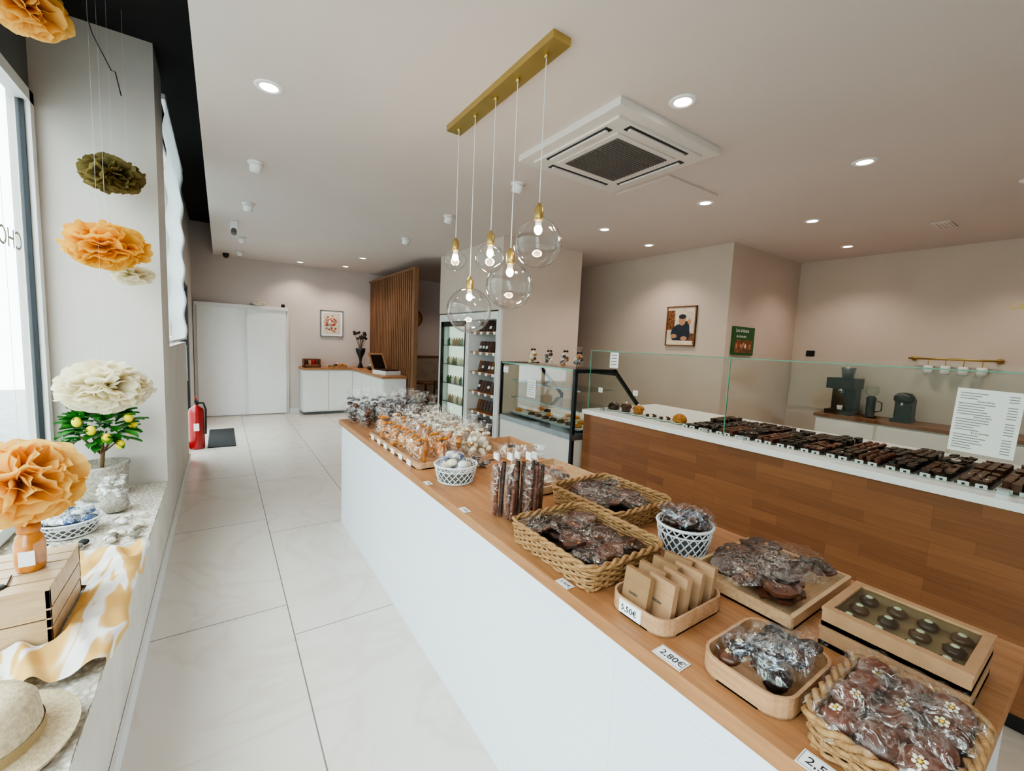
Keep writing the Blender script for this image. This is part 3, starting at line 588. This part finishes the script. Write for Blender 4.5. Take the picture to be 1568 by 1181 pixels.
for x in (.92,.985,1.05,1.11):
    for y in (.132,.187,.243):
        k+=1; z=ZC+.055+.012*R.random(); daisy(b,x,y,z,.038,40+k,('choc_red','choc_milk','choc_red')); 
        pillow(b,(x,y,z+.006),.10,.09,.034,R.random()*3,'cellophane',400+k,9,8,(R.uniform(-.3,.3),R.uniform(-.3,.3)))
b.done()
b=B('windowed_gift_box_stack')
for j in range(2):
    z0=ZC+.047*j; x0,x1,y0,y1=1.225+.006*j,1.455+.006*j,.125,.385
    b.box(x0,x1,y0,y1,z0,z0+.012,'kraft'); b.ring([(x0,y0),(x1,y0),(x1,y1),(x0,y1)],.008,z0,z0+.045,'kraft')
    for a in range(4):
        for c_ in range(3): b.ball((x0+.045+.07*c_,y0+.045+.058*a,z0+.024),(.024,.022,.012),'choc' if (a+c_)%2 else 'choc_milk',9,5); b.ball((x0+.045+.07*c_,y0+.045+.058*a,z0+.036),(.009,.009,.003),'white_choc',6,4)
    b.ring([(x0-.002,y0-.002),(x1+.002,y0-.002),(x1+.002,y1+.002),(x0-.002,y1+.002)],.028,z0+.040,z0+.047,'kraft'); b.box(x0+.02,x1-.02,y0+.02,y1-.02,z0+.0415,z0+.0425,'clear_glass')
b.done()
b=B('price_tags')
tag(b,.545,'2,80€',rz=.0,w=.075,d=.042); tag(b,.235,'2,50€',w=.075,d=.042,x=.826)
for y in (.906,1.55,1.94): tag(b,y,'3,90€',x=.828,w=.055,d=.03)
b.done()
# ------------------------------------------------------------------ service counter
b=B('service_counter'); b.box(2.86,3.9,-1.2,2.95,.09,.99,'strip_cladding'); b.box(2.9,3.88,-1.18,2.94,0,.09,'black_plastic'); b.box(2.835,3.94,-1.2,2.955,.99,1.03,'white_gloss')
b.done(.002)
b=B('counter_glass_screen')
for y0,y1 in ((-1.2,1.625),(1.635,2.99)):
    b.box(2.945,2.953,y0,y1,1.03,1.585,'counter_glass'); b.box(2.944,2.954,y0,y1,1.585,1.591,'glass_edge'); b.box(2.944,2.954,y1-.004,y1+.001,1.03,1.585,'glass_edge')
for y in (.3,1.5,1.76,2.8): b.box(2.94,2.96,y-.02,y+.02,1.03,1.06,'steel')
b.done()
b=B('price_list_sheet'); T=at(2.944,.50,1.2,TXV)@Matrix.Rotation(-.03,4,'Z'); b.box(0,.215,0,.305,0,.001,'paper',T)
for k in range(22):
    if k in (3,9,15): b.text('Chocolats' if k<5 else 'Entremets',.014,T@Matrix.Translation((.07,.28-.0125*k,.0012)),'ink')
    else:
        b.box(.012,.012+.06+.06*R.random(),.281-.0125*k,.285-.0125*k,.001,.0013,'ink_grey',T); b.box(.17,.2,.281-.0125*k,.285-.0125*k,.001,.0013,'ink_grey',T)
b.done()
for n_,y,z,w,h in (('counter_notice',2.74,1.44,.10,.14),('counter_notice',2.86,1.2,.05,.045),('counter_notice',2.45,1.22,.05,.045)):
    b=B(n_); T=at(2.9445,y,z,TXV); b.box(0,w,0,h,0,.0012,'paper',T); [b.box(w*.15,w*.8,h*(.2+.2*k),h*(.2+.2*k)+h*.05,.0012,.0015,'blue_pack' if k==2 else 'ink_grey',T) for k in range(4)]; b.done()
b=B('trays_of_chocolates')
y=-.9
while y<1.86:
    for xr in (3.0,3.35):
        b.box(xr,xr+.34,y,y+.125,1.032,1.04,'choc_black')
        m1=R.choice(['choc','choc_black','choc','choc_milk','choc_red']); hh=R.choice([.014,.02,.026,.036]); kind=R.randint(0,3)
        for i in range(8):
            for j in range(3):
                x=xr+.03+.040*i+R.uniform(-.004,.004); yy=y+.025+.037*j+R.uniform(-.003,.003)
                if R.random()<.08: continue
                if kind==0: b.ball((x,yy,1.054),(.019,.017,hh*.5+.005),m1,7,4)
                elif kind==1: slab(b,(x,yy,1.056+hh*.4),.022,m1,int(x*1000+yy*77),.01)
                else: b.cb((x,yy,1.04+hh/2),(.034,.03,hh),m1,R.uniform(-.3,.3))
                if R.random()<.06: b.cb((x,yy,1.043+hh),(.008,.008,.004),'white_choc')
    for yy in (y+.03,y+.09): b.box(2.975,2.979,yy-.02,yy+.02,1.032,1.052,'paper'); b.box(2.974,2.9745,yy-.006,yy+.006,1.035,1.045,'ink')
    y+=.138
b.done()
b=B('cakes_on_plates')
for k,(y,t) in enumerate(((2.78,'c'),(2.63,'m'),(2.49,'m'),(2.35,'p'),(2.21,'p'),(2.07,'c'))):
    b.lathe([(.03,0),(.065,.005),(.07,.01),(.001,.008)],(3.08,y,1.031),'white_gloss',20)
    if t=='c': b.lathe([(.05,.01),(.058,.03),(.048,.06),(.018,.08),(.001,.082)],(3.08,y,1.031),'choc' if k==0 else 'cookie',18)
    elif t=='m': b.lathe([(.038,.01),(.044,.045),(.056,.053),(.04,.08),(.001,.09)],(3.08,y,1.031),'cookie' if k==2 else 'choc_milk',18); b.ball((3.08,y,1.122),.012,'cream',8,5)
    else:
        for a in range(5): b.ball((3.08+.03*math.cos(a*1.26),y+.03*math.sin(a*1.26),1.052),(.018,.018,.014),'cream' if a%2 else 'choc',8,5)
b.done()
# refrigerated pastry case
b=B('refrigerated_pastry_case'); xF,y0,y1=2.76,2.99,4.30
b.box(xF+.01,3.75,y0,y1,.05,.72,'cabinet_cream'); b.box(xF+.05,3.7,y0+.03,y1-.03,0,.05,'black_plastic'); b.box(xF,3.76,y0-.005,y1,.72,.775,'grey_metal')
b.box(xF+.005,xF+.012,y0,y1,.775,1.39,'counter_glass'); b.box(xF,3.31,y0,y1,1.39,1.398,'counter_glass'); b.box(xF,xF+.02,y0,y1,1.385,1.402,'glass_edge')
def sidef(y):
    pts=[(xF+.005,.775),(xF+.005,1.395),(3.31,1.395),(3.74,.99),(3.74,.775)]
    for i in range(4):
        a=pts[i];c_=pts[i+1]; d=Vector((c_[0]-a[0],0,c_[1]-a[1])); L=d.length; 
        T=Matrix.Translation((a[0],y,a[1]))@Matrix.Rotation(-math.atan2(d.z,d.x),4,'Y'); b.box(-.01,L+.01,-.012,.012,-.028,.008,'dark_metal',T)
    b.add([(p_[0],y,p_[1]) for p_ in pts],[(0,1,2,3,4)],'clear_glass')
sidef(y0+.012); sidef(y1-.012); b.box(xF-.004,xF+.028,y0-.004,y0+.03,.05,1.40,'dark_metal'); b.box(xF,xF+.02,y1-.02,y1,.05,1.40,'frame_grey')
for z,xb in ((.80,3.7),(.98,3.45),(1.18,3.35)):
    b.box(xF+.12,xb,y0+.04,y1-.04,z,z+.008,'marble_board' if z<.9 else 'clear_glass'); b.box(xF+.115,xF+.122,y0+.04,y1-.04,z-.004,z+.012,'grey_metal')
    if z<.9:
        for k in range(9):
            for i in range(3):
                if R.random()<.6:
                    x=xF+.2+.17*i;yy=y0+.14+.13*k
                    if x<xb-.05: b.lathe([(.04,0),(.045,.015),(.03,.03),(.001,.035)],(x,yy,z+.01),R.choice(['choc','caramel','cream','cookie','choc_milk']),12)
b.box(3.3,3.36,y0+.02,y1-.02,1.34,1.39,'dark_metal')
T=at(xF+.004,3.75,1.05,TXV); b.box(0,.15,0,.2,0,.001,'paper',T); [b.box(.02,.12,.03+.025*k,.035+.025*k,.001,.0015,'ink_grey',T) for k in range(6)]
T=at(xF+.004,4.24,1.28,TXV); b.box(0,.1,0,.07,0,.001,'paper',T); b.done()
for y,s_ in ((4.0,.2),(3.70,.19),(3.43,.2),(3.22,.19)):
    b=B('gift_bag_with_bow'); giftbag(b,3.0,y,1.403,.13,s_+.03,['choc','cookie','white_choc'],int(y*10),rib='black_plastic'); b.done()
# back counter
b=B('back_worktop_cabinet'); b.box(6.6,7.175,-1.5,2.4,.08,.84,'cabinet_cream'); b.box(6.65,7.175,-1.5,2.38,0,.08,'black_plastic'); b.box(6.57,7.175,-1.5,2.42,.84,.88,'walnut')
for k in range(6): b.box(6.585,6.6,-1.48+.65*k,-.86+.65*k,.1,.82,'white_paint')
b.done(.003)
simple('trim_wall_tiles',[(7.18,7.199,-2.2,3.0,.88,1.62,'tile_wall')])
b=B('coffee_machine'); b.box(6.7,7.05,2.05,2.35,.88,.94,'black_plastic'); b.box(6.85,7.05,2.07,2.33,.94,1.30,'black_plastic'); b.box(6.68,7.05,2.05,2.35,1.22,1.36,'black_plastic'); b.cyl((6.76,2.2,1.24),(6.76,2.2,1.16),.035,'steel'); b.cyl((6.76,2.2,1.18),(6.62,2.2,1.17),.012,'black_plastic'); b.lathe([(.03,0),(.035,.06)],(6.77,2.2,.94),'white_gloss',12); b.lathe([(.06,0),(.08,.12),(.08,.14)],(6.93,2.2,1.36),'grey_metal',16); b.done(.006)
b=B('milk_frother'); b.lathe([(.07,0),(.07,.02),(.05,.03),(.05,.2),(.055,.25),(.03,.28)],(6.85,1.90,.88),'black_plastic',18); b.lathe([(.05,.28),(.07,.33),(.06,.4)],(6.85,1.90,.88),'clear_glass',18,cap=False); b.tube([(6.85,1.84,1.1),(6.85,1.79,1.08),(6.85,1.79,.98),(6.85,1.85,.96)],.008,'black_plastic'); b.done()
b=B('capsule_coffee_machine'); x,y=6.72,1.58
b.box(x,x+.28,y-.09,y+.09,.88,.92,'black_plastic'); b.box(x+.1,x+.28,y-.08,y+.08,.92,1.16,'black_plastic'); b.lathe([(.09,0),(.11,.02),(.11,.07),(.07,.11),(.001,.12)],(x+.12,y,1.12),'black_plastic',20,sy=.9); b.cyl((x+.05,y,1.12),(x+.05,y,1.08),.02,'steel'); b.tube([(x+.03,y-.06,1.2),(x-.02,y,1.23),(x+.03,y+.06,1.2)],.007,'steel'); b.done(.01)
b=B('brass_wall_rail'); b.cyl((7.12,.86,1.66),(7.12,1.66,1.66),.012,'brass'); 
for y in (.9,1.62): b.cyl((7.12,y,1.66),(7.199,y,1.66),.012,'brass'); b.lathe([(.03,0),(.03,.012)],(0,0,0),'brass',14,Matrix.Translation((7.186,y,1.66))@Matrix.Rotation(math.pi/2,4,'Y'))
for k in range(4):
    y=1.02+.15*k; b.tube([(7.12,y,1.66),(7.10,y,1.6),(7.12,y,1.58)],.004,'brass'); b.lathe([(.035,0),(.045,.02),(.045,.09),(.04,.1)],(7.12,y,1.48),'white_gloss',14)
b.done()
b=B('wall_lettering'); b.text('La Chocolaterie',.12,at(7.198,.90,2.24,TXV),'brass'); b.done()
simple('wall_switch',[(7.17,7.199,2.72,2.82,1.63,1.71,'black_plastic')])
# ------------------------------------------------------------------ window display on bench
ZB=.491
def pompom(name,c,R_,fl,mat,seed,n=80,top=3.55):
    b=B(name); r=random.Random(seed)
    for k in range(n):
        zf=1-2*(k+.5)/n; a=k*2.39996; q=math.sqrt(1-zf*zf); d=Vector((q*math.cos(a),q*math.sin(a),zf))
        up=Vector((0,0,1)) if abs(d.z)<.9 else Vector((1,0,0)); s1=d.cross(up).normalized(); s2=s1.cross(d)
        th=r.random()*6.28; side=s1*math.cos(th)+s2*math.sin(th); nor=d.cross(side); L=R_*r.uniform(.8,1.02); w=R_*r.uniform(.3,.46); ph=r.random()*6; cu=r.uniform(-.45,.45)
        def fn(u,v):
            x=v*2-1; s_=u
            ww=w*math.sin(min(1,.15+s_)*1.6)
            p_=d*(L*(.15+.85*s_)-L*.2*x*x*s_)+side*(x*ww)+nor*(R_*(.14*x*x+cu*s_*s_*.6)+R_*.05*math.sin(x*8+ph)*s_)
            return (c[0]+p_.x,c[1]+p_.y,c[2]+p_.z*fl)
        b.grid(fn,5,8,mat)
    if top: b.tube([(c[0],c[1],c[2]),(c[0],c[1],top)],.0006,'fabric_white',4)
    b.done()
pompom('paper_pompom',(-.535,3.70,2.55),.17,.7,'tissue_olive',1,90)
pompom('paper_pompom',(-.54,3.45,2.08),.215,.66,'tissue_orange',2,95)
pompom('paper_pompom',(-.47,3.74,1.955),.13,.55,'tissue_cream',3,60)
pompom('paper_pompom',(-.55,3.30,1.275),.22,.72,'tissue_cream',4,130)
pompom('paper_pompom',(-.61,2.24,1.04),.185,.92,'tissue_yellow',5,95)
pompom('paper_pompom',(-.67,2.84,2.96),.16,.7,'tissue_yellow',6)
b=B('potted_lemon_tree'); c=(-.67,3.80,ZB); b.lathe([(.11,0),(.125,.03),(.14,.2),(.145,.22),(.13,.22),(.125,.19),(.001,.19)],c,'grey_weave',24)
b.tube([(c[0],c[1],c[2]+.18),(c[0]+.01,c[1],c[2]+.3),(c[0],c[1],c[2]+.42)],.011,'bark',8)
for k in range(9):
    a=k*.7; b.tube([(c[0],c[1],c[2]+.28),(c[0]+.1*math.cos(a),c[1]+.09*math.sin(a),c[2]+.38+.02*(k%3))],.005,'bark',5)
for k in range(150):
    a=R.random()*6.28; e=R.uniform(-.4,1.3); q=.14*R.uniform(.5,1.05); p_=Vector((max(-.83,c[0]+q*math.cos(a)*math.cos(e)*1.15),c[1]+min(.13,q*math.sin(a)*math.cos(e)),c[2]+.43+q*math.sin(e)*1.4))
    T=Matrix.Translation(p_)@Matrix.Rotation(a,4,'Z')@Matrix.Rotation(-e*.7+R.uniform(-.6,.3),4,'Y')
    L=R.uniform(.08,.11); L=min(L,.06) if (p_.y>3.86 or p_.x<-.78) else L; b.grid(lambda u,v:(L*u,(v*2-1)*.027*math.sin(math.pi*min(1,max(0,u*.96+.02))),.012*abs(v*2-1)-.02*u*u),5,2,'leaf',True,T)
for k in range(8):
    a=-2.5+k*.42; b.ball((c[0]+.15*math.cos(a)*1.1,c[1]+.15*math.sin(a),c[2]+.36+.055*((k*3)%4)),(.025,.025,.031),'lemon',10,8)
b.done()
b=B('wire_basket_of_sachets'); c=(-.70,3.18,ZB); wirebowl(b,c,.13,.105,.075,'wire_white')
for k in range(16):
    a=R.random()*6.28;q=.085*math.sqrt(R.random()); p_=(c[0]+q*math.cos(a),c[1]+q*math.sin(a),ZB+.075+.04*R.random()); b.ball(p_,(.03,.025,.018),R.choice(['fabric_white','shell','blue_pack','fabric_white']),8,5); pillow(b,p_,.1,.07,.03,R.random()*3,'cellophane_blue',700+k)
b.done()
b=B('fabric_gift_pouch'); c=(-.56,3.46,ZB); b.lathe([(.05,0),(.07,.03),(.06,.08),(.02,.12),(.035,.15),(.055,.17)],c,'grey_weave',14,jit=.1,rnd=random.Random(3),cap=False); 
for k in range(6): giftbag(b,c[0]-.02+R.uniform(-.05,.05),c[1]+R.uniform(-.05,.05),ZB+.06,.08,.15,['fabric_white','cream'],770+k,cel='cellophane_light',rib='fabric_white',n=4)
b.done()
b=B('seashells_and_pebbles')
for k in range(18):
    x=-.46+R.uniform(-.06,.06); y=3.12+R.uniform(-.2,.17); b.ball((x,y,ZB+.014),(R.uniform(.015,.035),R.uniform(.012,.03),.014),R.choice(['shell','stone','shell','fabric_white']),9,6,Matrix.Rotation(R.random()*3,4,'Z'))
for k in range(10):
    x=-.64+R.uniform(-.12,.12); y=2.92+R.uniform(-.08,.08); b.ball((x,y,ZB+.014),(.028,.022,.014),R.choice(['shell','stone','mat_black']),9,6,Matrix.Rotation(R.random()*3,4,'Z'))
b.done()
b=B('wooden_crate'); x0,x1,y0,y1=-.9,-.51,2.05,2.43; z0=.493
for y in (y0,y1-.012):
    b.box(x0,x1,y,y+.012,z0,z0+.095,'crate_wood'); b.box(x0,x1,y,y+.012,z0+.10,z0+.202,'crate_wood')
for x in (x0,x1-.012):
    for q in ((0,.06),(.066,.13),(.136,.202)): b.box(x,x+.012,y0,y1,z0+q[0],z0+q[1],'crate_wood')
for k in range(5): b.box(x0,x1,y0+.077*k,y0+.07+.077*k if k<4 else y1,z0+.202,z0+.212,'crate_wood')
b.box((x0+x1)/2-.05,(x0+x1)/2+.05,y0-.001,y0,z0+.045,z0+.07,'black_plastic'); b.done(.002)
b=B('amber_oil_bottle'); c=(-.6,2.24,.706); b.lathe([(.034,0),(.040,.008),(.042,.03),(.042,.10),(.036,.13),(.028,.14),(.026,.15)],c,'amber_liquid',22); b.lathe([(.030,.145),(.032,.15),(.032,.172),(.028,.175)],c,'caramel',18); b.box(c[0]-.02,c[0]+.022,c[1]-.044,c[1]-.038,c[2]+.03,c[2]+.085,'paper'); b.done()
b=B('sunglasses'); 
for s_ in (-1,1): b.lathe([(.001,.004),(.025,.004),(.028,0)],(-.69+s_*.033,2.12,.706),'black_plastic',14,cap=False); b.tube([(-.69+s_*.06,2.12,.71),(-.69+s_*.05,2.2,.71)],.003,'black_plastic')
b.done()
b=B('yellow_and_white_scarf')
def scarf(ya,yb,xl,nu,nv):
    def sf(u,v):
        y=ya+(yb-ya)*u
        xe=-.355+.02*math.sin(y*7)+.01*math.sin(y*19)
        if v<.85: x=xl+(xe-xl)*(v/.85); hz=0
        else: x=max(xe+.015,-.33); hz=(v-.85)/.15*(.028+.02*max(0,math.sin(y*10+1))+.01*math.sin(y*27))
        f=(.5+.5*math.sin(y*13+x*30+1.5*math.sin(x*19+y*5)))**1.6*.65+.25*(.5+.5*math.sin(y*37-x*31))+.1*(.5+.5*math.sin(x*90+y*33))
        ed=min(1,(x-xl)/.03+.15) if xl>-.55 else 1
        return (x,y,.503+.046*f*ed-hz)
    b.grid(sf,nu,nv,'scarf')
scarf(1.80,2.04,-.64,44,52); scarf(2.04,2.45,-.498,70,34); scarf(2.45,2.78,-.76,56,60)
b.done()
b=B('straw_sun_hat'); c=(-.53,1.575,.497); prof=[(.205,.016),(.20,.004),(.165,.012),(.128,.020),(.124,.05),(.116,.11),(.09,.142),(.045,.148),(.001,.132)]
b.lathe(prof,c,'straw',40,cap=False,sx=.88,sy=1.0); b.lathe([(.129,.024),(.1265,.05)],c,'straw_band',40,cap=False,sx=.885,sy=1.005); b.done()
b=B('hanging_black_cord'); b.tube([(-.62,3.3,3.55),(-.55,3.4,3.2),(-.5,3.55,3.1),(-.49,3.6,3.12),(-.47,3.62,3.0)],.003,'black_plastic',5); b.done()
# ------------------------------------------------------------------ light
w=bpy.data.worlds.new('world'); sc.world=w; w.use_nodes=True; bg=w.node_tree.nodes['Background']; bg.inputs[0].default_value=(0.86,0.91,1.0,1); bg.inputs[1].default_value=7.8
def portal(loc,rot,sx,sy):
    l=bpy.data.lights.new('window_portal','AREA'); l.shape='RECTANGLE'; l.size=sx; l.size_y=sy; l.cycles.is_portal=True
    o=bpy.data.objects.new('window_portal',l); o.location=loc; o.rotation_euler=rot; sc.collection.objects.link(o)
portal((-1.02,.9,1.75),(0,-math.pi/2,0),2.5,6.2); portal((-.5,7.55,1.15),(0,-math.pi/2,0),2.3,2.1); portal((-.5,5.4,2.45),(0,-math.pi/2,0),1.9,1.8)
sc.view_settings.view_transform='AgX'; sc.view_settings.look='AgX - Medium High Contrast'; sc.view_settings.exposure=0.75
print('objects',len(bpy.data.objects),'verts',sum(len(m.vertices) for m in bpy.data.meshes))
